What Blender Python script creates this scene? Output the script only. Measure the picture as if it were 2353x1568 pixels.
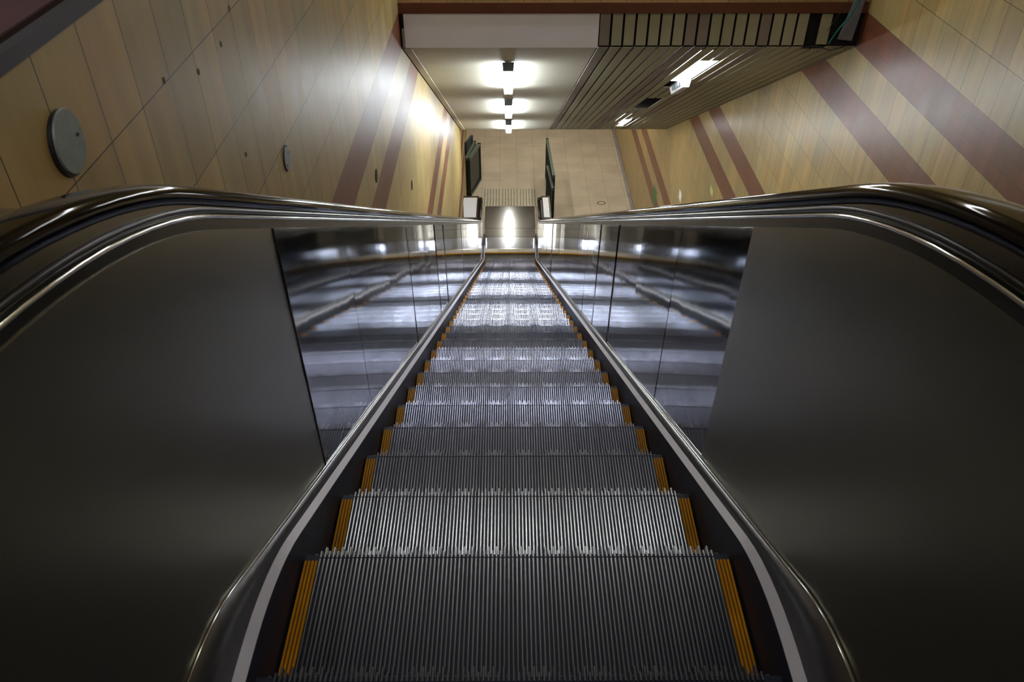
import bpy, bmesh, math, random
from mathutils import Vector, Matrix
R = random.Random(7)
scn = bpy.context.scene
for o in list(bpy.data.objects): bpy.data.objects.remove(o)
C = scn.collection
OZ = 9.0                      # height of the camera above the lower floor

# ---------------------------------------------------------------- camera, world, exposure
cam_d = bpy.data.cameras.new('camera'); cam = bpy.data.objects.new('camera', cam_d); C.objects.link(cam)
cam_d.sensor_width = 36; cam_d.lens = 1880/2353*36; cam_d.clip_start = 0.02; cam_d.clip_end = 100
P_ = math.radians(38.2); YW = math.atan(9.5*math.cos(P_)/1880)
cam.location = (-0.017, 0, OZ)
cam.rotation_euler = (math.pi/2-P_, 0, -YW)
cam_d.dof.use_dof = True; cam_d.dof.focus_distance = 6.0; cam_d.dof.aperture_fstop = 11
scn.camera = cam
w = bpy.data.worlds.new('world'); scn.world = w; w.use_nodes = True
w.node_tree.nodes['Background'].inputs[0].default_value = (0.05, 0.05, 0.055, 1)
w.node_tree.nodes['Background'].inputs[1].default_value = 0.3
scn.view_settings.view_transform = 'Standard'; scn.view_settings.look = 'None'
scn.view_settings.gamma = 1; scn.view_settings.use_curve_mapping = False
scn.view_settings.exposure = 1.2
TUBE = 30.0; HALL = 24.0; FRONT = 11.0; SLATLAMP = 8.0; COMB = 30.0; LOWER = 15.0; HEAD = 15.0

# ---------------------------------------------------------------- materials
def s2l(c): return tuple(((v/255)/12.92 if v/255 <= .04045 else ((v/255+.055)/1.055)**2.4) for v in c)
def nt(m):
    m.use_nodes = True; return m.node_tree.nodes, m.node_tree.links, m.node_tree.nodes['Principled BSDF']
def mat(name, col, rough=.5, metal=0, var=.0, vscale=(4,4,4), bump=0, bscale=(60,60,60), rvar=0, emit=0, ecol=None, spec=None, coat=0):
    m = bpy.data.materials.new(name); n, l, b = nt(m); c = s2l(col)+(1,)
    b.inputs['Base Color'].default_value = c; b.inputs['Roughness'].default_value = rough
    b.inputs['Metallic'].default_value = metal
    if spec is not None: b.inputs['Specular IOR Level'].default_value = spec
    if coat: b.inputs['Coat Weight'].default_value = coat; b.inputs['Coat Roughness'].default_value = .08
    if emit: b.inputs['Emission Color'].default_value = (ecol or c[:3])+(1,); b.inputs['Emission Strength'].default_value = emit
    if var or bump or rvar:
        tc = n.new('ShaderNodeTexCoord')
    if var or rvar:
        mp = n.new('ShaderNodeMapping'); mp.inputs['Scale'].default_value = vscale; l.new(tc.outputs['Object'], mp.inputs[0])
        no = n.new('ShaderNodeTexNoise'); no.inputs['Scale'].default_value = 1; no.inputs['Detail'].default_value = 5; l.new(mp.outputs[0], no.inputs['Vector'])
        if var:
            mr = n.new('ShaderNodeMapRange'); mr.inputs['From Min'].default_value = .3; mr.inputs['From Max'].default_value = .7
            mr.inputs['To Min'].default_value = 1-var; mr.inputs['To Max'].default_value = 1+var; l.new(no.outputs[0], mr.inputs[0])
            mx = n.new('ShaderNodeVectorMath'); mx.operation = 'SCALE'; mx.inputs[0].default_value = c[:3]; l.new(mr.outputs[0], mx.inputs['Scale'])
            l.new(mx.outputs[0], b.inputs['Base Color'])
        if rvar:
            mr = n.new('ShaderNodeMapRange'); mr.inputs['From Min'].default_value = .3; mr.inputs['From Max'].default_value = .7
            mr.inputs['To Min'].default_value = max(0, rough-rvar); mr.inputs['To Max'].default_value = rough+rvar; l.new(no.outputs[0], mr.inputs[0])
            l.new(mr.outputs[0], b.inputs['Roughness'])
    if bump:
        mp = n.new('ShaderNodeMapping'); mp.inputs['Scale'].default_value = bscale; l.new(tc.outputs['Object'], mp.inputs[0])
        no = n.new('ShaderNodeTexNoise'); no.inputs['Scale'].default_value = 1; no.inputs['Detail'].default_value = 3; l.new(mp.outputs[0], no.inputs['Vector'])
        bp = n.new('ShaderNodeBump'); bp.inputs['Strength'].default_value = 1; bp.inputs['Distance'].default_value = bump
        l.new(no.outputs[0], bp.inputs['Height']); l.new(bp.outputs[0], b.inputs['Normal'])
    return m

def math_node(n, l, op, a, b=None, c=None):
    m = n.new('ShaderNodeMath'); m.operation = op
    for i, v in enumerate((a, b, c)):
        if v is None: continue
        if isinstance(v, (int, float)): m.inputs[i].default_value = v
        else: l.new(v, m.inputs[i])
    return m.outputs[0]

ROW = .29; ZJ = OZ-.754
BANDS = (4, 6, 12, 14, 21, 23)
def tile_mat(name, axis, width, off, bands=True, seed=0.0, rough=.42, spec=.2):
    m = bpy.data.materials.new(name); n, l, b = nt(m)
    g = n.new('ShaderNodeNewGeometry'); sp = n.new('ShaderNodeSeparateXYZ'); l.new(g.outputs['Position'], sp.inputs[0])
    h = sp.outputs[axis]; z = sp.outputs['Z']
    hh = math_node(n, l, 'SUBTRACT', h, off-50*width)
    zz = math_node(n, l, 'SUBTRACT', z, ZJ-60*ROW)
    cb = n.new('ShaderNodeCombineXYZ'); l.new(hh, cb.inputs[0]); l.new(zz, cb.inputs[1])
    def brick(rh, mort, c1, c2, mc, bias):
        t = n.new('ShaderNodeTexBrick'); t.offset = 0; t.squash = 1; l.new(cb.outputs[0], t.inputs['Vector'])
        t.inputs['Scale'].default_value = 1; t.inputs['Mortar Size'].default_value = mort; t.inputs['Mortar Smooth'].default_value = .2
        t.inputs['Brick Width'].default_value = width; t.inputs['Row Height'].default_value = rh; t.inputs['Bias'].default_value = bias
        t.inputs['Color1'].default_value = s2l(c1)+(1,); t.inputs['Color2'].default_value = s2l(c2)+(1,); t.inputs['Mortar'].default_value = s2l(mc)+(1,)
        return t
    t1 = brick(ROW, .0018, (168, 144, 96), (152, 133, 92), (46, 34, 20), 0)
    t2 = brick(ROW/3, .0013, (116, 68, 46), (104, 64, 48), (58, 38, 30), 0)
    k = math_node(n, l, 'FLOOR', math_node(n, l, 'DIVIDE', math_node(n, l, 'SUBTRACT', ZJ, z), ROW))
    mask = 0
    for bnd in BANDS:
        c = math_node(n, l, 'COMPARE', k, float(bnd), .1)
        mask = c if isinstance(mask, int) else math_node(n, l, 'ADD', mask, c)
    mx = n.new('ShaderNodeMix'); mx.data_type = 'RGBA'; l.new(mask, mx.inputs[0]); l.new(t1.outputs[0], mx.inputs[6]); l.new(t2.outputs[0], mx.inputs[7])
    # marbling: vertical grain and slow colour drift of the stone tiles
    mp = n.new('ShaderNodeMapping'); l.new(g.outputs['Position'], mp.inputs[0]); mp.inputs['Location'].default_value = (seed, seed, seed)
    mp.inputs['Scale'].default_value = (14, 14, 1.6)
    n1 = n.new('ShaderNodeTexNoise'); n1.inputs['Scale'].default_value = 1; n1.inputs['Detail'].default_value = 6; l.new(mp.outputs[0], n1.inputs['Vector'])
    n2 = n.new('ShaderNodeTexNoise'); n2.inputs['Scale'].default_value = 3.2; n2.inputs['Detail'].default_value = 2; l.new(g.outputs['Position'], n2.inputs['Vector'])
    r1 = n.new('ShaderNodeMapRange'); r1.inputs[1].default_value = .3; r1.inputs[2].default_value = .7; r1.inputs[3].default_value = .83; r1.inputs[4].default_value = 1.12; l.new(n1.outputs[0], r1.inputs[0])
    sc = n.new('ShaderNodeVectorMath'); sc.operation = 'SCALE'; l.new(mx.outputs[2], sc.inputs[0]); l.new(r1.outputs[0], sc.inputs['Scale'])
    cr = n.new('ShaderNodeValToRGB'); l.new(n2.outputs[0], cr.inputs[0])
    cr.color_ramp.elements[0].position = .35; cr.color_ramp.elements[0].color = (1.0, .90, .76, 1)
    cr.color_ramp.elements[1].position = .65; cr.color_ramp.elements[1].color = (.92, .97, .90, 1)
    ml = n.new('ShaderNodeVectorMath'); ml.operation = 'MULTIPLY'; l.new(sc.outputs[0], ml.inputs[0]); l.new(cr.outputs[0], ml.inputs[1])
    l.new(ml.outputs[0], b.inputs['Base Color'])
    rr = n.new('ShaderNodeMapRange'); rr.inputs[1].default_value = .3; rr.inputs[2].default_value = .7; rr.inputs[3].default_value = rough-.02; rr.inputs[4].default_value = rough+.03; l.new(n1.outputs[0], rr.inputs[0])
    l.new(rr.outputs[0], b.inputs['Roughness']); b.inputs['Specular IOR Level'].default_value = spec
    bh = math_node(n, l, 'ADD', math_node(n, l, 'MULTIPLY', t1.outputs['Fac'], -1.0), math_node(n, l, 'MULTIPLY', n1.outputs[0], .03))
    bp = n.new('ShaderNodeBump'); bp.inputs['Strength'].default_value = .5; bp.inputs['Distance'].default_value = .0015; l.new(bh, bp.inputs['Height']); l.new(bp.outputs[0], b.inputs['Normal'])
    return m

def floor_tile_mat(name, c1, c2, mc, size, offx, offy, mort=.004, rough=.6):
    m = bpy.data.materials.new(name); n, l, b = nt(m)
    g = n.new('ShaderNodeNewGeometry'); mp = n.new('ShaderNodeMapping'); mp.inputs['Location'].default_value = (40*size-offx, 40*size-offy, 0); l.new(g.outputs['Position'], mp.inputs[0])
    t = n.new('ShaderNodeTexBrick'); t.offset = 0; l.new(mp.outputs[0], t.inputs['Vector'])
    t.inputs['Scale'].default_value = 1; t.inputs['Brick Width'].default_value = size; t.inputs['Row Height'].default_value = size; t.inputs['Mortar Size'].default_value = mort
    t.inputs['Color1'].default_value = s2l(c1)+(1,); t.inputs['Color2'].default_value = s2l(c2)+(1,); t.inputs['Mortar'].default_value = s2l(mc)+(1,)
    no = n.new('ShaderNodeTexNoise'); no.inputs['Scale'].default_value = 1.7; no.inputs['Detail'].default_value = 6; l.new(g.outputs['Position'], no.inputs['Vector'])
    r1 = n.new('ShaderNodeMapRange'); r1.inputs[1].default_value = .3; r1.inputs[2].default_value = .7; r1.inputs[3].default_value = .86; r1.inputs[4].default_value = 1.12; l.new(no.outputs[0], r1.inputs[0])
    sc = n.new('ShaderNodeVectorMath'); sc.operation = 'SCALE'; l.new(t.outputs[0], sc.inputs[0]); l.new(r1.outputs[0], sc.inputs['Scale'])
    l.new(sc.outputs[0], b.inputs['Base Color']); b.inputs['Roughness'].default_value = rough
    return m

M = {}
M['wall_l'] = tile_mat('ochre_wall_tile_left', 'Y', .19, 1.465, seed=1)
M['wall_r'] = tile_mat('ochre_wall_tile_right', 'Y', .197, 4.705, seed=5, rough=.31, spec=.36)
M['wall_h'] = tile_mat('ochre_wall_tile_header', 'X', .197, .1, seed=9)
M['wall_j'] = tile_mat('ochre_wall_tile_return', 'X', .19, .1, seed=3)
M['floor'] = floor_tile_mat('beige_floor_tile', (190, 178, 156), (184, 172, 150), (150, 138, 118), .41, .174, 18.42)
M['floor_up'] = floor_tile_mat('grey_floor_tile', (120, 108, 100), (112, 102, 96), (80, 72, 66), .41, 0, 0)
M['stair'] = mat('stair_stone', (130, 120, 104), .6, var=.1)
M['plaster'] = mat('cream_plaster', (205, 200, 182), .6, var=.05, vscale=(2, 2, 2), bump=.001, bscale=(30, 30, 30))
M['white_board'] = mat('white_painted_board', (228, 224, 230), .6, var=.03)
M['upper_ceiling'] = mat('dim_ceiling_paint', (150, 145, 130), .8)
M['slat'] = mat('olive_grey_slat', (160, 156, 130), .62, metal=0, var=.08, vscale=(3, .6, .6))
M['slat_b'] = mat('brown_grey_slat', (136, 124, 114), .62, metal=0, var=.08)
M['void'] = mat('dark_void', (10, 10, 10), .9)
M['coping'] = mat('purple_brown_stone', (98, 74, 80), .8, spec=.1, var=.15, vscale=(6, 2, 6))
M['coping_dark'] = mat('dark_brown_wood_strip', (36, 20, 18), .8, spec=.1)
M['coping_grey'] = mat('grey_metal_edge', (62, 62, 72), .7, metal=0, var=.15)
M['duct'] = mat('galvanised_grey', (120, 122, 130), .5, metal=.5, var=.1)
M['steel'] = mat('stainless_panel', (172, 174, 176), .055, metal=1, bump=.0022, bscale=(1.6, 1.7, .6), rvar=.015, vscale=(2, 2, 2))
M['steel_near'] = mat('brushed_stainless_panel', (158, 152, 134), .3, metal=1, bump=.0006, bscale=(2, 2, 2))
M['steel_trim'] = mat("polished_trim", (112, 108, 98), .27, metal=1)
M['bead'] = mat('bright_bead', (225, 225, 220), .12, metal=1)
M['moulding'] = mat('dark_moulding', (52, 50, 52), .25, metal=.9)
M['deck_white'] = mat('pale_aluminium_strip', (205, 202, 212), .5, metal=.15, var=.06, vscale=(9, 9, 9))
M['inner_deck'] = mat('dark_inner_deck', (96, 94, 96), .3, metal=.8)
M['skirt'] = mat('blue_black_skirt', (22, 26, 42), .5, metal=0, spec=.3, var=.25, vscale=(3, 3, 160))
M['rubber'] = mat('black_handrail_rubber', (6, 5, 10), .06, spec=.22)
M['outer'] = mat('dark_outer_deck', (92, 84, 80), .22, metal=.85)
M['plate_white'] = mat('white_cover_plate_paint', (235, 238, 242), .5)
M['rib'] = mat('step_aluminium', (150, 153, 172), .2, metal=.95, var=.05, vscale=(7, 5, 5), bump=.0011, bscale=(420, .3, .3))
M['groove'] = mat('step_groove_dark', (26, 30, 52), .5, metal=.2, var=.1, vscale=(9, 9, 9))
M['yellow'] = mat('yellow_step_edge', (182, 122, 8), .7, spec=.1, var=.25, vscale=(30, 8, 8))
M['riser'] = mat('step_riser_metal', (90, 90, 98), .4, metal=.8)
M['comb'] = mat('comb_aluminium', (165, 170, 180), .15, metal=.95)
M['landing'] = mat('landing_plate_aluminium', (150, 152, 152), .13, metal=.9, var=.06, vscale=(3, 3, 3))
M['tactile'] = mat('pale_tactile_tile', (190, 184, 162), .6, var=.06)
M['dot'] = mat('dark_tactile_dot', (92, 86, 74), .6)
M['gate'] = mat('dark_green_gate_paint', (30, 38, 34), .4, var=.1)
M['gate_top'] = mat('grey_green_gate_edge', (74, 86, 76), .4)
M['gate_teal'] = mat('teal_gate_leaf', (22, 48, 58), .5)
M['lamp_on'] = mat('lit_diffuser', (255, 255, 255), .4, emit=TUBE, ecol=(.86, .94, 1.0))
M['hall_on'] = mat('lit_hall_tube', (255, 255, 255), .4, emit=HALL, ecol=(1.0, .98, .97))
M['front_on'] = mat('lit_front_hall_tube', (255, 255, 255), .4, emit=FRONT, ecol=(1.0, 1.0, .78))
M['head_on'] = mat('lit_header_tube', (255, 255, 255), .4, emit=HEAD, ecol=(.86, .92, 1.0))
M['lower_on'] = mat('lit_landing_tube', (255, 255, 255), .4, emit=LOWER, ecol=(1.0, .97, .9))
M['slat_on'] = mat('lit_recessed_tube', (255, 255, 255), .4, emit=SLATLAMP, ecol=(.95, .95, 1.0))
M['comb_on'] = mat('lit_comb_lens', (255, 255, 255), .4, emit=COMB, ecol=(.75, .82, 1.0))
M['lamp_body'] = mat('lamp_body_white', (200, 202, 206), .4)
M['lamp_cap'] = mat('lamp_end_cap_grey', (112, 118, 126), .5)
M['cover'] = mat('grey_cover_plate', (112, 120, 118), .5, metal=.3, var=.12, vscale=(40, 40, 40))
M['hole'] = mat('black_screw', (18, 16, 18), .6)
M['paper'] = mat('white_paper', (215, 212, 200), .7)
M['paper_y'] = mat('yellow_green_paper', (176, 176, 108), .7)
M['green_paint'] = mat('green_paint_smear', (92, 122, 70), .7)
M['drain'] = mat('brown_drain_ring', (104, 92, 78), .6)
M['wire'] = mat('black_wire', (22, 22, 22), .5)
M['wire_teal'] = mat('teal_wire', (16, 110, 96), .4)
M['beam'] = mat('red_brown_beam', (92, 50, 28), .5, var=.12, vscale=(5, 5, 5))
M['debris'] = mat('grey_render_edge', (140, 136, 138), .8, var=.2, vscale=(12, 12, 12))

# ---------------------------------------------------------------- helpers
def link(name, bm, m, parent=None, smooth=False, loc=None, flat_angle=None):
    """one mesh object; its origin goes to the bottom centre of its box unless it is a part"""
    me = bpy.data.meshes.new(name)
    if loc is None and parent is None and len(bm.verts):
        xs = [v.co.x for v in bm.verts]; ys = [v.co.y for v in bm.verts]; zs = [v.co.z for v in bm.verts]
        loc = ((min(xs)+max(xs))/2, (min(ys)+max(ys))/2, min(zs))
        for v in bm.verts: v.co -= Vector(loc)
    elif parent is not None:
        b = Vector(parent.get('_w', (0, 0, 0)))
        for v in bm.verts: v.co -= b
    bmesh.ops.recalc_face_normals(bm, faces=bm.faces)
    bm.to_mesh(me); bm.free()
    ms = m if isinstance(m, (list, tuple)) else [m]
    for x in ms: me.materials.append(x)
    if smooth:
        for p in me.polygons: p.use_smooth = True
    o = bpy.data.objects.new(name, me); C.objects.link(o)
    if parent is not None: o.parent = parent
    elif loc is not None: o.location = loc
    return o
def sub(name, bm, m, part, wloc, smooth=False):
    """a sub-part: mesh under a part; geometry is given in world space"""
    b = Vector(wloc)
    for v in bm.verts: v.co -= b
    me = bpy.data.meshes.new(name); bmesh.ops.recalc_face_normals(bm, faces=bm.faces); bm.to_mesh(me); bm.free(); me.materials.append(m)
    if smooth:
        for p in me.polygons: p.use_smooth = True
    o = bpy.data.objects.new(name, me); C.objects.link(o); o.parent = part
    return o
def thing(name, loc, label, cat, group=None):
    o = bpy.data.objects.new(name, None); C.objects.link(o); o.location = loc; o.empty_display_size = .1
    o['_w'] = tuple(loc); o['label'] = label; o['category'] = cat
    if group: o['group'] = group
    return o
def tag(o, label, cat, group=None):
    o['label'] = label; o['category'] = cat
    if group: o['group'] = group
    return o
def struct(o, label=None):
    o['kind'] = 'structure'
    if label: o['label'] = label
    return o
def box(bm, x0, x1, y0, y1, z0, z1, mi=0):
    """z in camera-relative height"""
    v = [bm.verts.new((x, y, z+OZ)) for x in (x0, x1) for y in (y0, y1) for z in (z0, z1)]
    for f in ((0, 1, 3, 2), (4, 6, 7, 5), (0, 4, 5, 1), (2, 3, 7, 6), (0, 2, 6, 4), (1, 5, 7, 3)):
        bm.faces.new([v[i] for i in f]).material_index = mi
def BM(): return bmesh.new()
def prism(bm, pts, x0, x1, mi=0):
    """outline in (y, z) extruded along x"""
    a = [bm.verts.new((x0, y, z+OZ)) for y, z in pts]; b = [bm.verts.new((x1, y, z+OZ)) for y, z in pts]
    bm.faces.new(a).material_index = mi; bm.faces.new(b[::-1]).material_index = mi
    for i in range(len(pts)):
        j = (i+1) % len(pts); bm.faces.new((a[i], a[j], b[j], b[i])).material_index = mi
def hexa(bm, lower, upper, mi=0):
    """two matching quads given as world xyz with relative z"""
    a = [bm.verts.new((p[0], p[1], p[2]+OZ)) for p in lower]; b = [bm.verts.new((p[0], p[1], p[2]+OZ)) for p in upper]
    n = len(a)
    bm.faces.new(a).material_index = mi; bm.faces.new(b[::-1]).material_index = mi
    for i in range(n):
        j = (i+1) % n; bm.faces.new((a[i], a[j], b[j], b[i])).material_index = mi
def tube(bm, pts, r, seg=8):
    rings = []
    pts = [Vector((p[0], p[1], p[2]+OZ)) for p in pts]
    for i, p in enumerate(pts):
        d = (pts[min(i+1, len(pts)-1)]-pts[max(i-1, 0)]).normalized()
        u = d.cross(Vector((1, 0, 0)));  u = u if u.length > .1 else d.cross(Vector((0, 1, 0)))
        u.normalize(); v = d.cross(u)
        rings.append([bm.verts.new(p+u*math.cos(2*math.pi*k/seg)*r+v*math.sin(2*math.pi*k/seg)*r) for k in range(seg)])
    for a, b in zip(rings, rings[1:]):
        for k in range(seg): bm.faces.new((a[k], a[(k+1) % seg], b[(k+1) % seg], b[k]))
    bm.faces.new(rings[0][::-1]); bm.faces.new(rings[-1])

def disc_x(bm, x, y, z, ry, rz, dx, n=40, cut=1.0):
    a = []; e = []
    for k in range(n):
        q = 2*math.pi*k/n; c, s_ = math.cos(q), math.sin(q)
        a.append(bm.verts.new((x, y+ry*max(-cut, min(cut, c)), z+rz*s_+OZ))); e.append(bm.verts.new((x+dx, y+ry*.97*max(-cut, min(cut, c)), z+rz*.97*s_+OZ)))
    bm.faces.new(a); bm.faces.new(e[::-1])
    for k in range(n): bm.faces.new((a[k], a[(k+1) % n], e[(k+1) % n], e[k]))
T30 = math.tan(math.radians(30))
YA, YB = -1.6, 15.0
def fillet(P, Q, S, r, n=14):
    a = (Vector(P)-Vector(Q)).normalized(); b = (Vector(S)-Vector(Q)).normalized(); ang = a.angle(b)
    t = r/math.tan(ang/2); p0 = Vector(Q)+a*t; p1 = Vector(Q)+b*t
    c = Vector(Q)+(a+b).normalized()*(r/math.sin(ang/2)); out = []
    a0 = math.atan2(p0.y-c.y, p0.x-c.x); a1 = math.atan2(p1.y-c.y, p1.x-c.x)
    while a1-a0 > math.pi: a1 -= 2*math.pi
    while a1-a0 < -math.pi: a1 += 2*math.pi
    for i in range(n+1):
        q = a0+(a1-a0)*i/n; out.append((c.x+r*math.cos(q), c.y+r*math.sin(q)))
    return out
def rail(z0, c, zb, rt, rb, ya=YA, yb=YB):
    """polyline (y, z): flat at z0, 30 degree slope z = c - y tan30, flat at zb"""
    A = (ya, z0); B = ((c-z0)/T30, z0); D = ((c-zb)/T30, zb); E_ = (yb, zb)
    return [A]+fillet(A, B, D, rt)+fillet(B, D, E_, rb)+[E_]
def at(rl, y):
    for (a, b) in zip(rl, rl[1:]):
        if a[0] <= y <= b[0]:
            t = (y-a[0])/max(1e-9, b[0]-a[0]); return a[1]+(b[1]-a[1])*t
    return rl[0][1] if y < rl[0][0] else rl[-1][1]
def ysamples(y0, y1):
    ks = [y0]; y = y0
    while y < y1-1e-6:
        st = .05 if (y < 2.2 or 13.0 < y < 15.2) else .4
        y = min(y1, y+st); ks.append(y)
    return ks
def loft(bm, rows, thick=.004):
    """rows: for each y a list of (x, z) points across; makes a sheet of the given thickness (shifted outward)"""
    front = [[bm.verts.new((x, y, z+OZ)) for x, z in r] for y, r in rows]
    for a, b in zip(front, front[1:]):
        for i in range(len(a)-1): bm.faces.new((a[i], a[i+1], b[i+1], b[i]))
    back = []
    for y, r in rows:
        br = []
        for i, (x, z) in enumerate(r):
            p = r[max(0, i-1)]; q = r[min(len(r)-1, i+1)]; dx, dz = q[0]-p[0], q[1]-p[1]; L = math.hypot(dx, dz) or 1
            nx, nz = dz/L, -dx/L
            br.append(bm.verts.new((x+nx*thick, y, z+nz*thick+OZ)))
        back.append(br)
    for a, b in zip(back, back[1:]):
        for i in range(len(a)-1): bm.faces.new((a[i+1], a[i], b[i], b[i+1]))
    for F, Bk in ((front, back),):
        for i in range(len(F)-1):
            bm.faces.new((F[i][0], F[i+1][0], Bk[i+1][0], Bk[i][0])); bm.faces.new((F[i][-1], Bk[i][-1], Bk[i+1][-1], F[i+1][-1]))
        for E_ in (0, -1):
            for i in range(len(F[0])-1): bm.faces.new((F[E_][i], F[E_][i+1], Bk[E_][i+1], Bk[E_][i]))

# ---------------------------------------------------------------- setting
XL, XR = -.872, 2.76
HY = 6.57                                   # plane of the header wall
CA = (6.57, -2.19); CB = (13.65, -5.99)     # sloping ceiling from header to lower flat ceiling
SL = (CB[1]-CA[1])/(CB[0]-CA[0])
def cz(y): return CA[1]+SL*(y-CA[0])
UF = -1.42                                  # upper landing level
bm = BM(); box(bm, -3, 5, 14.4, 23, -9.3, -9); struct(link('floor', bm, M['floor']))
bm = BM(); box(bm, -2.6, -.9, -6, .3, UF-.3, UF); box(bm, -.9, .9, -6, -1.9, UF-.3, UF); box(bm, .9, 2.9, -6, .3, UF-.3, UF)
struct(link('floor', bm, M['floor_up']))
bm = BM()                                   # stairs beside the escalator
n = 46; y0 = .3
for i in range(n):
    dz = (9+UF)/n; dy = (15.0-.3)/n
    box(bm, .81, XR, y0+i*dy, y0+(i+1)*dy+.02, UF-(i+1)*dz-.25, UF-(i+1)*dz)
struct(link('floor', bm, M['stair']))
bm = BM(); prism(bm, [(-6, -.50), (-6, -1.8), (0, -2.2), (13.6, -9.3), (13.6, -5.5), (HY, -1.2), (HY, -.50)], XL-.12, XL); struct(link('wall_left', bm, M['wall_l']))
bm = BM(); box(bm, XL-.3, XL-.085, 13.6, 16.2, -9.2, -5.0); struct(link('wall_left', bm, M['wall_l']))
bm = BM(); box(bm, -1.5, -1.125, 16.2, 22.5, -9.2, -5.0); struct(link('wall_left', bm, M['wall_l']))
bm = BM(); prism(bm, [(-6, 2.0), (-6, -2.2), (0, -2.6), (15, -9.3), (22.5, -9.3), (22.5, -5), (8, -1.6), (HY+.2, 2.0)], XR, XR+.15); struct(link('wall_right', bm, M['wall_r']))
bm = BM(); box(bm, -2.6, XR, HY, HY+.15, -1.92, 2.0); struct(link('wall_header', bm, M['wall_h']))
bm = BM(); box(bm, -2.8, XR, -6.2, -6, -1.8, 2.0); struct(link('wall_back', bm, M['wall_h']))
bm = BM(); box(bm, -2.75, -2.6, -6, HY, -1.8, 2.0); struct(link('wall_far_left', bm, M['wall_l']))
bm = BM(); box(bm, -1.4, 3.2, 22.4, 22.6, -9.2, -5.0); struct(link('wall_far', bm, M['wall_h']))
bm = BM(); box(bm, XR-.055, XR, 15.2, 22.3, -9.0, -8.975); struct(link('baseboard_right', bm, M['debris']))
# ceilings
XS = .69                                    # where plaster ends and slats begin
bm = BM(); prism(bm, [(HY+.02, CA[1]), (CB[0], CB[1]), (CB[0], CB[1]+.12), (HY+.02, CA[1]+.14)], XL, XS); struct(link('ceiling', bm, M['plaster']))
bm = BM(); box(bm, -1.4, XR, CB[0], 22.5, CB[1], CB[1]+.2); struct(link('ceiling', bm, M['plaster']))
bm = BM(); box(bm, -2.7, XR+.1, -6.1, HY+.2, 2.0, 2.15); struct(link('ceiling', bm, M['upper_ceiling']))
bm = BM(); box(bm, XL+.035, XS, HY-.012, HY+.03, CA[1]-.001, -1.928); struct(link('trim_1', bm, M['white_board']), 'white painted board along the header above the sloping plaster ceiling')
bm = BM(); prism(bm, [(HY+.05, cz(HY+.05)-.006), (CB[0], CB[1]-.006), (CB[0], CB[1]), (HY+.05, cz(HY+.05))], XL, XL+.075)
struct(link('trim_2', bm, M['plaster']))
bm = BM(); prism(bm, [(HY-.012, -1.90), (HY-.012, CA[1]), (HY+.1, CA[1]-.06), (CB[0], CB[1]-.012), (CB[0], CB[1]+.02), (HY+.1, CA[1])], XL, XL+.012)
struct(link('trim_3', bm, M['coping_dark']))
# coping on the left parapet
bm = BM(); box(bm, XL-.022, XL+.004, -6, HY, -.50, -.47); struct(link('trim_4', bm, M['coping_grey']))
bm = BM(); box(bm, XL-.055, XL-.022, -6, HY, -.50, -.478); struct(link('trim_5', bm, M['coping_dark']))
bm = BM(); box(bm, -2.6, XL-.055, -6, HY, -.56, -.474); struct(link('trim_6', bm, M['coping']))

bm = BM(); box(bm, XL, XR, HY-.02, HY, -1.925, -1.845); struct(link('trim_7', bm, M['beam']), 'dark red-brown beam above the white board and the slats')
# slatted ceiling: bent slats with open joints, dark void above
SP = .0967
openings = [(1.655, 1.85, 7.17, 8.72), (1.70, 1.86, 9.6, 10.62), (1.735, 1.90, 12.03, 13.12)]
bm = BM()
ns = int((XR-XS)/SP)
for i in range(ns+1):
    x0 = XS+i*SP+.009; x1 = min(XS+(i+1)*SP-.009, XR-.004)
    if x1-x0 < .02: continue
    mi = 1 if i in (0, 7, 8, 13) else 0
    if x0 < 2.30:
        box(bm, x0, x1, HY-.01, HY, CA[1], -1.93, mi)
    ys = [CA[0]+(0 if x0 < 2.3 else .12), CB[0]]
    cuts = []
    for ox0, ox1, oy0, oy1 in openings:
        if x0 < ox1-.02 and x1 > ox0+.02: cuts.append((oy0, oy1))
    segs = []; y = ys[0]-.01
    for c0, c1 in sorted(cuts): segs.append((y, c0)); y = c1
    segs.append((y, ys[1]))
    for a, b in segs:
        prism(bm, [(a, cz(a)), (b, cz(b)), (b, cz(b)+.01), (a, cz(a)+.01)], x0, x1, mi)
struct(link('ceiling', bm, [M['slat'], M['slat_b']]), 'olive grey slatted ceiling with dark open joints')
bm = BM()
prism(bm, [(HY+.03, cz(HY)+.12), (CB[0], CB[1]+.14), (CB[0], CB[1]+.2), (HY+.03, cz(HY)+.2)], XS+.003, XR)
box(bm, XS+.003, XR, HY+.02, HY+.05, CA[1]-.0, -1.93)
struct(link('ceiling', bm, M['void']))
bm = BM(); box(bm, 2.425, 2.51, HY-.004, HY+.006, -2.17, -1.935); tag(link('loose_slat', bm, M['slat']), 'single olive slat standing alone in the dark gap by the hanging grey duct', 'ceiling slat')
bm = BM()
hexa(bm, [(2.575, HY-.03, -2.12), (2.685, HY-.05, -2.12), (2.72, HY-.05, -1.7), (2.66, HY-.03, -1.7)], [(2.60, HY-.012, -2.13), (2.70, HY-.02, -2.14), (2.74, HY-.02, -1.7), (2.68, HY-.01, -1.7)])
tag(link('metal_duct', bm, M['duct']), 'grey galvanised metal duct hanging in the dark corner by the right wall', 'duct')
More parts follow.
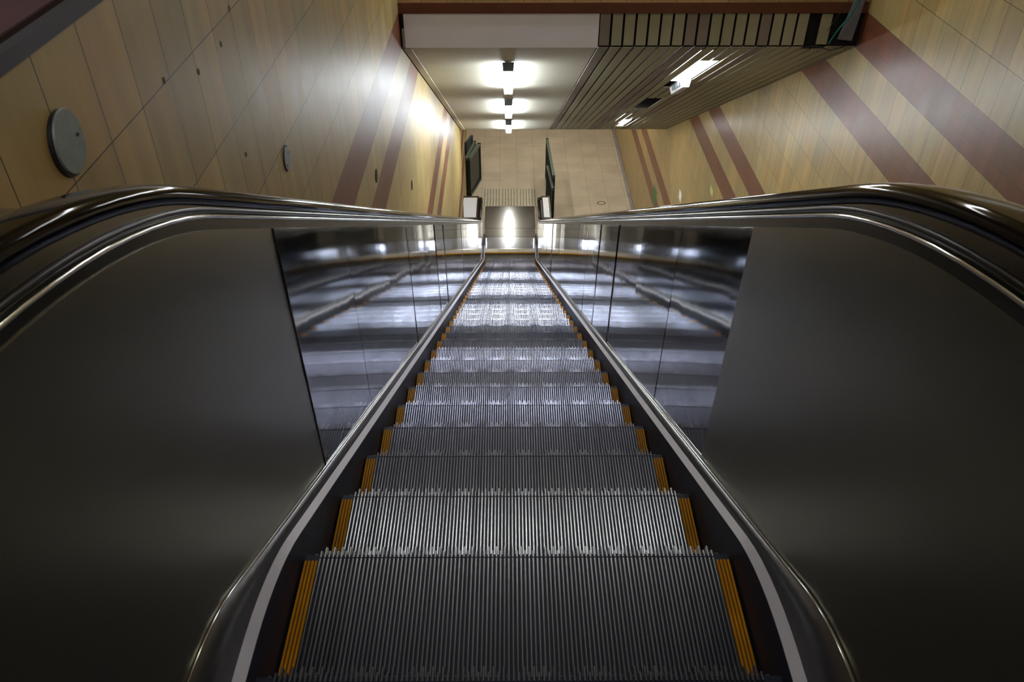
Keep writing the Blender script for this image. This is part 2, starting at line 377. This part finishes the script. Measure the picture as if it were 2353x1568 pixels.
def wire(name, pts, r, m, label, group=None):
    bm = BM()
    out = []
    for i in range(len(pts)-1):
        for k in range(6):
            t = k/6; p0 = pts[max(0, i-1)]; p1 = pts[i]; p2 = pts[i+1]; p3 = pts[min(len(pts)-1, i+2)]
            out.append(tuple(.5*((2*p1[j])+(-p0[j]+p2[j])*t+(2*p0[j]-5*p1[j]+4*p2[j]-p3[j])*t*t+(-p0[j]+3*p1[j]-3*p2[j]+p3[j])*t**3) for j in range(3)))
    out.append(pts[-1]); tube(bm, out, r, 6); tag(link(name, bm, m, smooth=True), label, 'cable', group)
wire('cable', [(2.68, HY-.06, -1.72), (2.64, HY-.05, -1.9), (2.56, HY-.04, -2.05), (2.52, HY-.02, -2.16)], .006, M['wire_teal'], 'teal cable running down beside the hanging grey duct')
wire('cable', [(2.64, HY-.05, -1.72), (2.55, HY-.03, -1.92), (2.48, HY-.03, -2.06)], .0025, M['wire'], 'thin black cable left of the teal one in the open ceiling corner')
wire('cable', [(2.36, HY+.02, -2.2), (2.44, HY-.02, -2.18), (2.54, HY-.05, -2.2), (2.66, HY-.03, -2.17)], .004, M['wire'], 'black cable lying across the foot of the loose slat')

# ---------------------------------------------------------------- lamps
def slope_box(bm, x0, x1, ya, yb, d0, d1, ch=0, mi=0, cy=None):
    """box hanging under the sloping ceiling; d = depth below the ceiling plane"""
    nrm = Vector((0, SL, -1)).normalized()         # pointing down-forward, away from the ceiling
    def P(x, y, d): return (x, y+nrm.y*d, cz(y)+nrm.z*d)
    if cy is None: cy = ch
    lo = [P(x0, ya, d0), P(x1, ya, d0), P(x1, yb, d0), P(x0, yb, d0)]
    hi = [P(x0+ch, ya+cy, d1), P(x1-ch, ya+cy, d1), P(x1-ch, yb-cy, d1), P(x0+ch, yb-cy, d1)]
    hexa(bm, lo, hi, mi)
names = ['nearest of three on the plaster ceiling', 'middle of three on the plaster ceiling', 'farthest and lowest of three on the plaster ceiling']
for i, (ya, yb) in enumerate(((7.22, 8.70), (9.68, 11.12), (12.12, 13.5))):
    L = (-.022, (ya+yb)/2, cz((ya+yb)/2)+OZ)
    t = thing('tube_light', L, 'lit white fluorescent batten light, '+names[i], 'ceiling light')
    b = BM(); slope_box(b, -.055, .011, ya+.02, yb-.02, 0, .018); link('housing', b, M['lamp_body'], t)
    b = BM(); slope_box(b, -.072, .028, ya+.05, yb, .016, .074, .008, cy=.015); link('diffuser', b, M['lamp_on'], t)
    b = BM(); slope_box(b, -.075, .031, ya, ya+.05, .0, .072, .006); o = link('end_cap', b, M['lamp_cap'], t); o['label'] = 'dark grey end cap'
# recessed fittings in the slatted ceiling
t = thing('recessed_light', (1.75, 7.95, cz(7.95)+OZ), 'bright recessed light in the slatted ceiling, its fitting hanging out at the lower end', 'ceiling light')
b = BM(); slope_box(b, 1.655, 1.85, 7.17, 8.72, -.10, -.09); link('reflector', b, M['lamp_body'], t)
b = BM(); slope_box(b, 1.67, 1.845, 7.2, 8.35, -.03, -.012); link('tube', b, M['slat_on'], t)
b = BM(); slope_box(b, 1.745, 1.85, 8.2, 8.78, -.02, .07, .02); o = link('ballast_cover', b, M['lamp_body'], t)
b2 = BM()
for q in range(3): slope_box(b2, 1.735, 1.7455, 8.3+q*.12, 8.36+q*.12, .0, .05)
o2 = link('clip', b2, M['lamp_cap'], t)
t = thing('recessed_light', (1.82, 12.6, cz(12.6)+OZ), 'small lit recessed opening near the lower end of the slatted ceiling', 'ceiling light')
b = BM(); slope_box(b, 1.735, 1.90, 12.03, 13.12, -.10, -.09); link('reflector', b, M['lamp_body'], t)
b = BM(); slope_box(b, 1.745, 1.90, 12.05, 12.62, -.03, -.012); slope_box(b, 1.80, 1.90, 12.62, 13.1, -.03, -.012); link('tube', b, M['slat_on'], t)
b = BM(); slope_box(b, 1.74, 1.8, 12.62, 13.1, -.02, -.005); link('ballast_cover', b, M['lamp_body'], t)
# lamps of the upper hall: above and behind the camera, seen only as reflections
def hall_lamp(x, y, L, alongx, label, m='hall_on'):
    t = thing('tube_light', (x, y, 1.92+OZ), label, 'ceiling light', 'tube lights of the upper hall')
    dx, dy = (L/2, .06) if alongx else (.06, L/2)
    b = BM(); box(b, x-dx, x+dx, y-dy, y+dy, 1.94, 1.998); link('housing', b, M['lamp_body'], t)
    b = BM(); box(b, x-dx*.96, x+dx*.96, y-dy*.8, y+dy*.8, 1.90, 1.94); link('diffuser', b, M[m], t)
for z_ in (-1.08, .75):
    for x in (-.2, 1.3):
        t = thing('wall_light', (x, HY-.05, OZ+z_-.05), 'long fluorescent wall light on the tiled header wall', 'wall light', 'tube lights on the header wall')
        b = BM(); box(b, x-.7, x+.7, HY-.05, HY, z_-.04, z_+.04); link('housing', b, M['lamp_body'], t)
        b = BM(); box(b, x-.67, x+.67, HY-.10, HY-.05, z_-.035, z_+.035); link('diffuser', b, M['head_on'], t)
for x in (-.6, .9): hall_lamp(x, 4.5, 1.2, True, 'lit fluorescent tube light on the upper hall ceiling over the escalator', 'front_on')
for x, y in ((-.9, -.6), (1.5, -.6), (-.9, -3.2), (1.5, -3.2)): hall_lamp(x, y, 1.2, False, 'lit fluorescent tube light on the upper hall ceiling behind the camera')

for x, y in ((-.02, 17.2), (-.02, 20.4), (1.5, 15.6), (1.5, 18.6)):
    t = thing('tube_light', (x, y, OZ-6.08), 'lit fluorescent tube light on the flat ceiling over the lower landing', 'ceiling light', 'tube lights of the lower landing')
    b = BM(); box(b, x-.05, x+.05, y-.75, y+.75, -6.03, -5.99); link('housing', b, M['lamp_body'], t)
    b = BM(); box(b, x-.045, x+.045, y-.72, y+.72, -6.09, -6.03); link('diffuser', b, M['lower_on'], t)

# ---------------------------------------------------------------- escalator steps
ORD = ['nearest', 'second', 'third', 'fourth', 'fifth', 'sixth', 'seventh', 'eighth', 'ninth', 'tenth', 'eleventh', 'twelfth', 'thirteenth', 'fourteenth', 'fifteenth', 'sixteenth', 'seventeenth', 'eighteenth', 'nineteenth', 'twentieth']
nose = rail(-1.50, -.912, -9.015, .55, 1.2, ya=-2, yb=16)
PD = .41; HW = .475
def tread_mesh():
    bm = BM(); n = 97; p = 2*HW/(n-1)
    bx = lambda *a: box(bm, *a[:6], a[6])
    box(bm, -.514, .514, -PD, -.006, -.04-OZ, -.0105-OZ, 1)
    for i in range(n):
        x = -HW+i*p; h = .0022; e = .010 if i % 2 else -.002
        for ya, yb in ((-PD, -.024), (-.0205, e)):
            pf = [(-.0027, -.0115), (-.0024, -.0010), (-.0017, 0), (.0017, 0), (.0024, -.0010), (.0027, -.0115)]
            A = [bm.verts.new((x+u, ya, v)) for u, v in pf]; B = [bm.verts.new((x+u, yb, v)) for u, v in pf]
            for k in range(5): bm.faces.new((A[k], A[k+1], B[k+1], B[k]))
            bm.faces.new(A); bm.faces.new(B[::-1])
    return bm
def guard_mesh(s):
    bm = BM()
    for i in range(4):
        x = s*(HW+.0095+i*.0086)
        box(bm, x-.0024, x+.0024, -PD, -.028, -.0112-OZ, -.003-OZ, 0)
    return bm
def riser_mesh():
    bm = BM(); n = 8; pts = [(-.006, -.012), (-.010, -.05), (-.020, -.10), (-.034, -.15), (-.045, -.175)]
    prism(bm, [(a, b-OZ) for a, b in pts]+[(a-.006, b-OZ) for a, b in pts[::-1]], -.505, .505)
    for i in range(49):
        x = -.49+i*.0204
        prism(bm, [(a+.004, b-OZ) for a, b in pts]+[(a-.002, b-OZ) for a, b in pts[::-1]], x-.004, x+.004)
    return bm
def raw(name, bm, ms):
    me = bpy.data.meshes.new(name); bmesh.ops.recalc_face_normals(bm, faces=bm.faces); bm.to_mesh(me); bm.free()
    for x in ms: me.materials.append(x)
    o = bpy.data.objects.new(name, me); C.objects.link(o); return o
proto = bpy.data.objects.new('escalator_step', None); C.objects.link(proto); proto.empty_display_size = .1
parts = [raw('tread', tread_mesh(), [M['rib'], M['groove']]), raw('yellow_edge', guard_mesh(-1), [M['yellow']]), raw('yellow_edge', guard_mesh(1), [M['yellow']]), raw('riser', riser_mesh(), [M['riser']])]
for q in parts: q.parent = proto
ynoses = [-.31, .08, .465, .86, 1.255, 1.64]
y = 2.005
while y < 14.5: ynoses.append(y); y += .3475
vis = [y for y in ynoses if y > .8]
first = True
for y in ynoses:
    if y < .4: continue
    z = at(nose, y)
    if first: root = proto; first = False
    else:
        root = proto.copy(); C.objects.link(root)
        for q in parts:
            c = q.copy(); c.parent = root; C.objects.link(c)
    root.location = (0, y, z+OZ)
    i = vis.index(y) if y in vis else -1; tot = len(vis)
    if i < 0: lab = 'grey ribbed escalator step just below the bottom edge of the photo'
    elif i == 0: lab = 'grey ribbed step whose toothed front edge just shows along the bottom of the photo'
    elif i <= 18: lab = 'grey ribbed metal step with yellow side edges, ' + ('the large one nearest the camera' if i == 1 else ORD[i-1]+' counted down from the large nearest one')
    else:
        k = tot-i; lab = 'grey ribbed metal step far down the escalator, ' + ('touching the comb plate' if k == 1 else ORD[k-1]+' counted up from the comb plate')
    tag(root, lab, 'escalator step', 'steps of the escalator')

# ---------------------------------------------------------------- balustrades and handrails
r_wi = rail(-1.46, -.845, -8.955, .75, 1.0, yb=14.7)     # pale strip, inner edge
r_wo = rail(-1.43, -.830, -8.945, .75, 1.0, yb=14.7)     # pale strip, outer edge
r_th = rail(-1.275, -.803, -8.91, .55, 1.0, yb=15.1)     # foot of the panels
r_se = rail(-.53, -.012, -8.13, 1.85, .5, yb=15.02)      # seam below the top trim
r_be = rail(-.503, .016, -8.10, 1.9, .5, yb=15.02)       # bright bead
r_hb = rail(-.455, .045, -8.03, 1.85, .5, yb=15.02)      # underside of the handrail
r_hr = rail(-.42, .075, -8.0, 1.84, .45, yb=14.80)       # top of the handrail
r_od = rail(-.50, .03, -8.05, 1.3, .5, yb=15.05)         # outer deck
def strip(y0, y1, ra, xa, rb, xb, thick, extra=()):
    bm = BM(); rows = []
    for y in ysamples(y0, y1):
        pts = [(xa, at(ra, y))]+[(xa+(xb-xa)*t, at(ra, y)+(at(rb, y)-at(ra, y))*t) for t in extra]+[(xb, at(rb, y))]
        rows.append((y, pts))
    loft(bm, rows, thick); return bm
def sweep(bm, path, prof):
    n = len(path); rings = []
    for i, (y, z) in enumerate(path):
        a = path[max(0, i-1)]; b = path[min(n-1, i+1)]; dy, dz = b[0]-a[0], b[1]-a[1]; L = math.hypot(dy, dz) or 1
        ny, nz = -dz/L, dy/L
        rings.append([bm.verts.new((x, y+ny*v, z+nz*v+OZ)) for x, v in prof])
    for a, b in zip(rings, rings[1:]):
        for k in range(len(prof)): j = (k+1) % len(prof); bm.faces.new((a[k], a[j], b[j], b[k]))
    bm.faces.new(rings[0][::-1]); bm.faces.new(rings[-1])
def densify(path, st=.12):
    out = []
    for a, b in zip(path, path[1:]):
        d = math.hypot(b[0]-a[0], b[1]-a[1]); n = max(1, int(d/st))
        for k in range(n): out.append((a[0]+(b[0]-a[0])*k/n, a[1]+(b[1]-a[1])*k/n))
    out.append(path[-1]); return out
for s, side in ((-1, 'left'), (1, 'right')):
    S = lambda x: s*x
    root = thing('escalator_balustrade', (s*.56, 7, OZ-5), 'stainless steel escalator balustrade on the %s side, %s' % (side, 'along the near tiled wall' if s < 0 else 'on the side of the slatted ceiling'), 'escalator balustrade')
    root['_w'] = (s*.56, 7, OZ-5)
    joints = [YA, -.35, .28 if s < 0 else .3, 1.645 if s < 0 else 1.70, 2.345 if s < 0 else 2.40, 3.07, 3.78, 4.5, 5.2] + [5.9+.72*i for i in range(12)]
    joints = [j for j in joints if j < 14.3]+[14.45]
    if True: joints.remove(-.35)
    for a, b in zip(joints, joints[1:]):
        tw0, tw1, tz = R.uniform(-.003, .003), R.uniform(-.003, .003), R.uniform(-.002, .002)
        bm = BM(); rows = []
        for y in ysamples(a+.0017, b-.0017):
            u = (y-a)/(b-a); dx = tw0+(tw1-tw0)*u
            z_a, z_b = at(r_th, y), at(r_se, y)
            rows.append((y, [(S(.552+.013*t+dx+tz*t), z_a+(z_b-z_a)*t) for t in (0, .5, 1)]))
        loft(bm, rows, .010*s)
        near = b < 1.8
        pn = link('panel', bm, M['steel_near'] if near else M['steel'], root)
        if near: pn['label'] = 'duller brushed panel'
    # newel panel: rounded end
    a0 = 14.452; yc = 14.80; zc = -8.42; rr = .335
    pts = [(a0, -8.91), (a0, at(r_se, a0))]
    for k in range(13):
        q = math.pi/2-math.pi*k/12*.93; pts.append((yc+rr*math.cos(q), zc-.01+(rr-.02)*math.sin(q)))
    pts.append((15.0, -8.91))
    b = BM(); prism(b, pts, S(.563), S(.645)); link('newel_panel', b, M['steel'], root)
    link('top_trim', strip(YA, 14.9, r_se, S(.5655), r_be, S(.5655), .01*s), M['steel_trim'], root)
    b = BM(); prof = [(S(.562)+.0035*math.cos(2*math.pi*k/8), .0035*math.sin(2*math.pi*k/8)) for k in range(8)]
    sweep(b, densify(r_be), prof); link('bead', b, M['bead'], root, smooth=True)['label'] = 'bright polished bead'
    link('handrail_guide', strip(YA, 14.9, r_be, S(.569), r_hb, S(.572), .02*s), M['steel_trim'], root)
    link('inner_deck', strip(YA, 15.0, r_wo, S(.532), r_th, S(.55), .006*s), M['inner_deck'], root, smooth=True)
    b = BM(); sweep(b, densify([(y_, z_+.013) for y_, z_ in r_be]), [(S(.5665)+.005*math.cos(2*math.pi*k/10), .006*math.sin(2*math.pi*k/10)) for k in range(10)])
    link('guide_moulding', b, M['moulding'], root, smooth=True)
    b = BM(); sweep(b, densify([p for p in r_th if p[0] < 15.05]), [(S(.5475)+.0018*math.cos(2*math.pi*k/6), .002+.0018*math.sin(2*math.pi*k/6)) for k in range(6)])
    link('foot_bead', b, M['bead'], root, smooth=True)
    o = link('skirt_strip', strip(YA, 14.68, r_wi, S(.5165), r_wo, S(.532), .004*s), M['deck_white'], root); o['label'] = 'pale aluminium strip'
    bm = BM(); rows = [(y, [(S(.519), at(r_wi, y)-.30), (S(.519), at(r_wi, y)-.001)]) for y in ysamples(YA, 14.6)]
    loft(bm, rows, .01*s); link('skirt_panel', bm, M['skirt'], root)['label'] = 'blue-black skirt panel'
    if s > 0:
        b = BM(); disc_x(b, .5655, .965, -1.055, .004, .004, -.004, 12); link('screw', b, M['hole'], root)
    # outer deck and cladding
    xo = .868 if s < 0 else .80
    bm = strip(YA, 13.6 if s < 0 else 15.05, r_od, S(.64), r_od, S(xo), .01*s); o = link('outer_deck', bm, M['outer'], root)
    if s < 0:
        bm = strip(13.6, 15.05, r_od, S(.64), r_od, S(.955), .01*s); link('outer_deck', bm, M['outer'], root)
    z0, z1 = 13.98, 14.98
    b = BM(); box(b, min(S(.668), S(.945 if s < 0 else .785)), max(S(.668), S(.945 if s < 0 else .785)), 14.16, 14.96, -8.05, -8.038); link('cover_plate', b, M['plate_white'], root)['label'] = 'white cover plate'
    bm = BM(); rows = [(y, [(S(xo+.002), max(at(r_od, y)-1.3, -8.99)), (S(xo+.002), at(r_od, y)-.001)]) for y in ysamples(YA, 15.05)]
    if s > 0: loft(bm, rows, .01); link('outer_cladding', bm, M['steel_near'], root)
    else: bm.free()
    b = BM(); box(b, min(S(.64), S(xo if s > 0 else .955)), max(S(.64), S(xo if s > 0 else .955)), 15.04, 15.05, -8.99, -8.06); link('end_cladding', b, M['steel_near'], root)
    # handrail
    path = densify([p for p in r_hr], .06)
    yc, zc, rr = 14.80, -8.40, .40
    for k in range(1, 21):
        q = math.pi/2-math.pi*k/20; path.append((yc+rr*math.cos(q), zc+rr*math.sin(q)))
    path.append((14.6, -8.80))
    prof = [(-.040, -.027), (-.0408, -.016), (-.0385, -.007), (-.032, -.0015), (-.021, .0005), (0, .002), (.021, .0005), (.032, -.0015), (.0385, -.007), (.0408, -.016), (.040, -.027), (.036, -.032), (.026, -.037), (-.026, -.037), (-.036, -.032)]
    b = BM(); sweep(b, path, [(S(.605)+x, v) for x, v in prof])
    h = link('escalator_handrail', b, M['rubber'], smooth=True)
    tag(h, 'glossy black rubber handrail on top of the %s balustrade' % side, 'handrail')

# ---------------------------------------------------------------- comb plate and landing
t = thing('comb_plate', (0, 14.6, OZ-9), 'bright ribbed comb plate with a yellow front line at the foot of the escalator', 'comb plate')
b = BM()
box(b, -.513, .513, 14.56, 15.0, -9.02, -8.996)
for i in range(96): x = -.475+i*.01; box(b, x-.002, x+.002, 14.56, 15.0, -8.996, -8.9925)
link('plate', b, M['comb'], t)
b = BM()
for i in range(96): x = -.48+i*.0099; hexa(b, [(x-.0018, 14.44, -9.012), (x+.0018, 14.44, -9.012), (x+.0025, 14.56, -9.012), (x-.0025, 14.56, -9.012)], [(x-.001, 14.44, -9.010), (x+.001, 14.44, -9.010), (x+.0025, 14.56, -8.996), (x-.0025, 14.56, -8.996)])
link('teeth', b, M['comb'], t)
b = BM(); box(b, -.513, .513, 14.37, 14.42, -9.02, -9.004); link('yellow_line', b, M['yellow'], t)['label'] = 'yellow line'
for j, (a, c, xw, lab) in enumerate(((15.005, 15.35, .535, 'narrow ribbed steel landing plate next to the comb plate'), (15.355, 16.33, .55, 'large ribbed steel landing plate between comb plate and tactile tiles'))):
    b = BM(); box(b, -xw, xw, a, c, -9.0, -8.994)
    for i in range(108): x = -.53+i*.0099; box(b, x-.002, x+.002, a+.005, c-.005, -8.994, -8.991)
    tag(link('landing_plate', b, M['landing']), lab, 'floor plate')
for s, side in ((-1, 'left'), (1, 'right')):
    t = thing('comb_light', (s*.51, 14.68, OZ-8.95), 'small glaring white light at the %s end of the comb plate' % side, 'light')
    b = BM(); box(b, min(s*.5, s*.528), max(s*.5, s*.514), 14.62, 14.86, -8.97, -8.93); link('housing', b, M['lamp_cap'], t)
    b = BM(); box(b, min(s*.494, s*.5), max(s*.494, s*.5), 14.64, 14.84, -8.965, -8.935); link('lens', b, M['comb_on'], t)
# tactile tiles
for r in range(2):
    for c in range(3):
        x0 = -.615+c*.41; y0 = 16.335+r*.42
        b = BM(); box(b, x0+.002, x0+.408, y0+.002, y0+.415, -9.0, -8.994)
        for i in range(6):
            for k in range(6):
                cx, cy = x0+.04+i*.066, y0+.04+k*.066
                a = [b.verts.new((cx+.018*math.cos(q*math.pi/4), cy+.018*math.sin(q*math.pi/4), OZ-8.994)) for q in range(8)]
                e = [b.verts.new((cx+.013*math.cos(q*math.pi/4), cy+.013*math.sin(q*math.pi/4), OZ-8.989)) for q in range(8)]
                b.faces.new(e).material_index = 1
                for q in range(8): b.faces.new((a[q], a[(q+1) % 8], e[(q+1) % 8], e[q])).material_index = 1
        tag(link('tactile_tile', b, [M['tactile'], M['dot']]), 'pale studded tactile tile, %s row, %s' % (('front' if r == 0 else 'back'), ('left', 'middle', 'right')[c]), 'tactile tile', 'tactile tiles beyond the landing plate')

# ---------------------------------------------------------------- gates
def gate_leaf(root, name, xa, ya, xb, yb, z0, z1, th, m, mt, bars=0):
    d = Vector((xb-xa, yb-ya, 0)); L = d.length; d /= L; nn = Vector((-d.y, d.x, 0))*th/2
    def q(u, z, sgn): p = Vector((xa, ya, 0))+d*u+nn*sgn; return (p.x, p.y, z)
    def bb(bm, u0, u1, za, zb, k=1.0):
        hexa(bm, [q(u0, za, -k), q(u1, za, -k), q(u1, za, k), q(u0, za, k)], [q(u0, zb, -k), q(u1, zb, -k), q(u1, zb, k), q(u0, zb, k)])
    b = BM(); bb(b, 0, .05, z0, z1); bb(b, L-.05, L, z0, z1); bb(b, 0, L, z0+.02, z0+.07)
    if bars:
        for i in range(1, bars): u = L*i/bars; bb(b, u-.008, u+.008, z0+.06, z1-.03, .5)
    else: bb(b, .04, L-.04, z0+.06, z1-.03, .4)
    link(name, b, m, root)
    b = BM(); bb(b, -.005, L+.005, z1-.04, z1, 1.15); link('top_rail', b, mt, root)
t = thing('folding_gate', (-.86, 17.2, OZ-9), 'dark green folded steel gate against the left wall at the bottom landing', 'gate')
gate_leaf(t, 'leaf', -.915, 16.75, -.70, 17.58, -8.97, -8.04, .07, M['gate'], M['gate_top'])
gate_leaf(t, 'leaf', -.985, 16.75, -.80, 17.7, -8.97, -8.04, .045, M['gate'], M['gate_top'])
gate_leaf(t, 'leaf', -1.02, 17.5, -.88, 17.95, -8.97, -8.02, .05, M['gate_teal'], M['gate_teal'])
t = thing('barred_gate', (.92, 16.8, OZ-9), 'dark green barred steel gate standing open right of the escalator newel', 'gate')
gate_leaf(t, 'leaf', .935, 15.78, .862, 17.7, -8.97, -7.98, .05, M['gate'], M['gate_top'], bars=14)
gate_leaf(t, 'leaf', .905, 15.45, .83, 16.6, -8.97, -8.1, .04, M['gate'], M['gate_top'], bars=9)

# ---------------------------------------------------------------- small things on walls and floor
t = thing('junction_box_cover', (XL, 1.475, OZ-.675), 'large round grey metal cover plate on the upper left tiled wall', 'cover plate')
b = BM(); disc_x(b, XL, 1.475, -.675, .058, .066, .007); link('backing', b, M['hole'], t)
b = BM(); disc_x(b, XL+.007, 1.480, -.673, .055, .064, .004); link('cover', b, M['cover'], t)
b = BM(); disc_x(b, XL+.011, 1.512, -.672, .0035, .0035, .002, 12); link('screw', b, M['hole'], t)
t = thing('junction_box_cover', (XL, 2.90, OZ-1.38), 'small dark oval cover plate with two screws on the left tiled wall', 'cover plate')
b = BM(); disc_x(b, XL, 2.905, -1.39, .045, .052, .003); link('backing', b, M['hole'], t)
b = BM(); disc_x(b, XL+.003, 2.905, -1.393, .042, .046, .003); link('cover', b, M['lamp_cap'], t)
for yy, zz in ((2.925, -1.375), (2.885, -1.41)):
    b = BM(); disc_x(b, XL+.006, yy, zz, .004, .004, .001, 10); link('screw', b, M['hole'], t)
for (yy, zz, rz, lab) in ((4.80, -2.42, .045, 'thin dark round cover beside the brown tile band low on the left wall'), (6.5, -3.37, .045, 'tiny dark round cover farther down the left wall just above the handrail')):
    b = BM(); disc_x(b, XL, yy, zz, rz, rz, .003); tag(link('junction_box_cover', b, M['coping_dark']), lab, 'cover plate')
for (yy, zz, lab) in ((2.60, -.748, 'black screw hole in the left wall at the top edge of the photo'), (1.998, -.747, 'black screw hole in the left wall between the big grey cover and the joint line'),
                      (2.46, -.81, 'black screw hole at the upper corner of the cracked tile'), (2.235, -.811, 'black screw hole at the left side of the cracked tile'), (2.47, -1.168, 'black screw hole below the cracked tile, near the handrail')):
    b = BM(); disc_x(b, XL, yy, zz, .006, .009, .0015, 12); tag(link('screw_hole', b, M['hole']), lab, 'screw hole')
def wall_note(name, y, z, wy, hz, m, lab, cat):
    b = BM(); box(b, XR-.002, XR, y-wy, y+wy, z-hz, z+hz); tag(link(name, b, m), lab, cat)
wall_note('paper_sticker', 11.88, -6.36, .10, .075, M['paper'], 'white paper sticker on the right tiled wall just above the handrail', 'sticker')
wall_note('paper_sticker', 10.08, -5.32, .085, .055, M['paper_y'], 'yellow-green paper sticker on the right tiled wall', 'sticker')
b = BM(); box(b, XR-.002, XR, 13.8, 14.15, -7.62, -7.32); tag(link('paint_smear', b, M['green_paint']), 'green paint smear on the right wall between two brown bands', 'paint mark')
b = BM()
for k in range(32):
    q0 = 2*math.pi*k/32; q1 = 2*math.pi*(k+1)/32
    P = lambda r, q, z: (2.07+r*math.cos(q), 16.48+r*.8*math.sin(q), z)
    hexa(b, [P(.075, q0, -9), P(.10, q0, -9), P(.10, q1, -9), P(.075, q1, -9)], [P(.075, q0, -8.995), P(.10, q0, -8.995), P(.10, q1, -8.995), P(.075, q1, -8.995)])
tag(link('drain_ring', b, M['drain']), 'round brown drain ring set in the beige landing floor', 'drain')
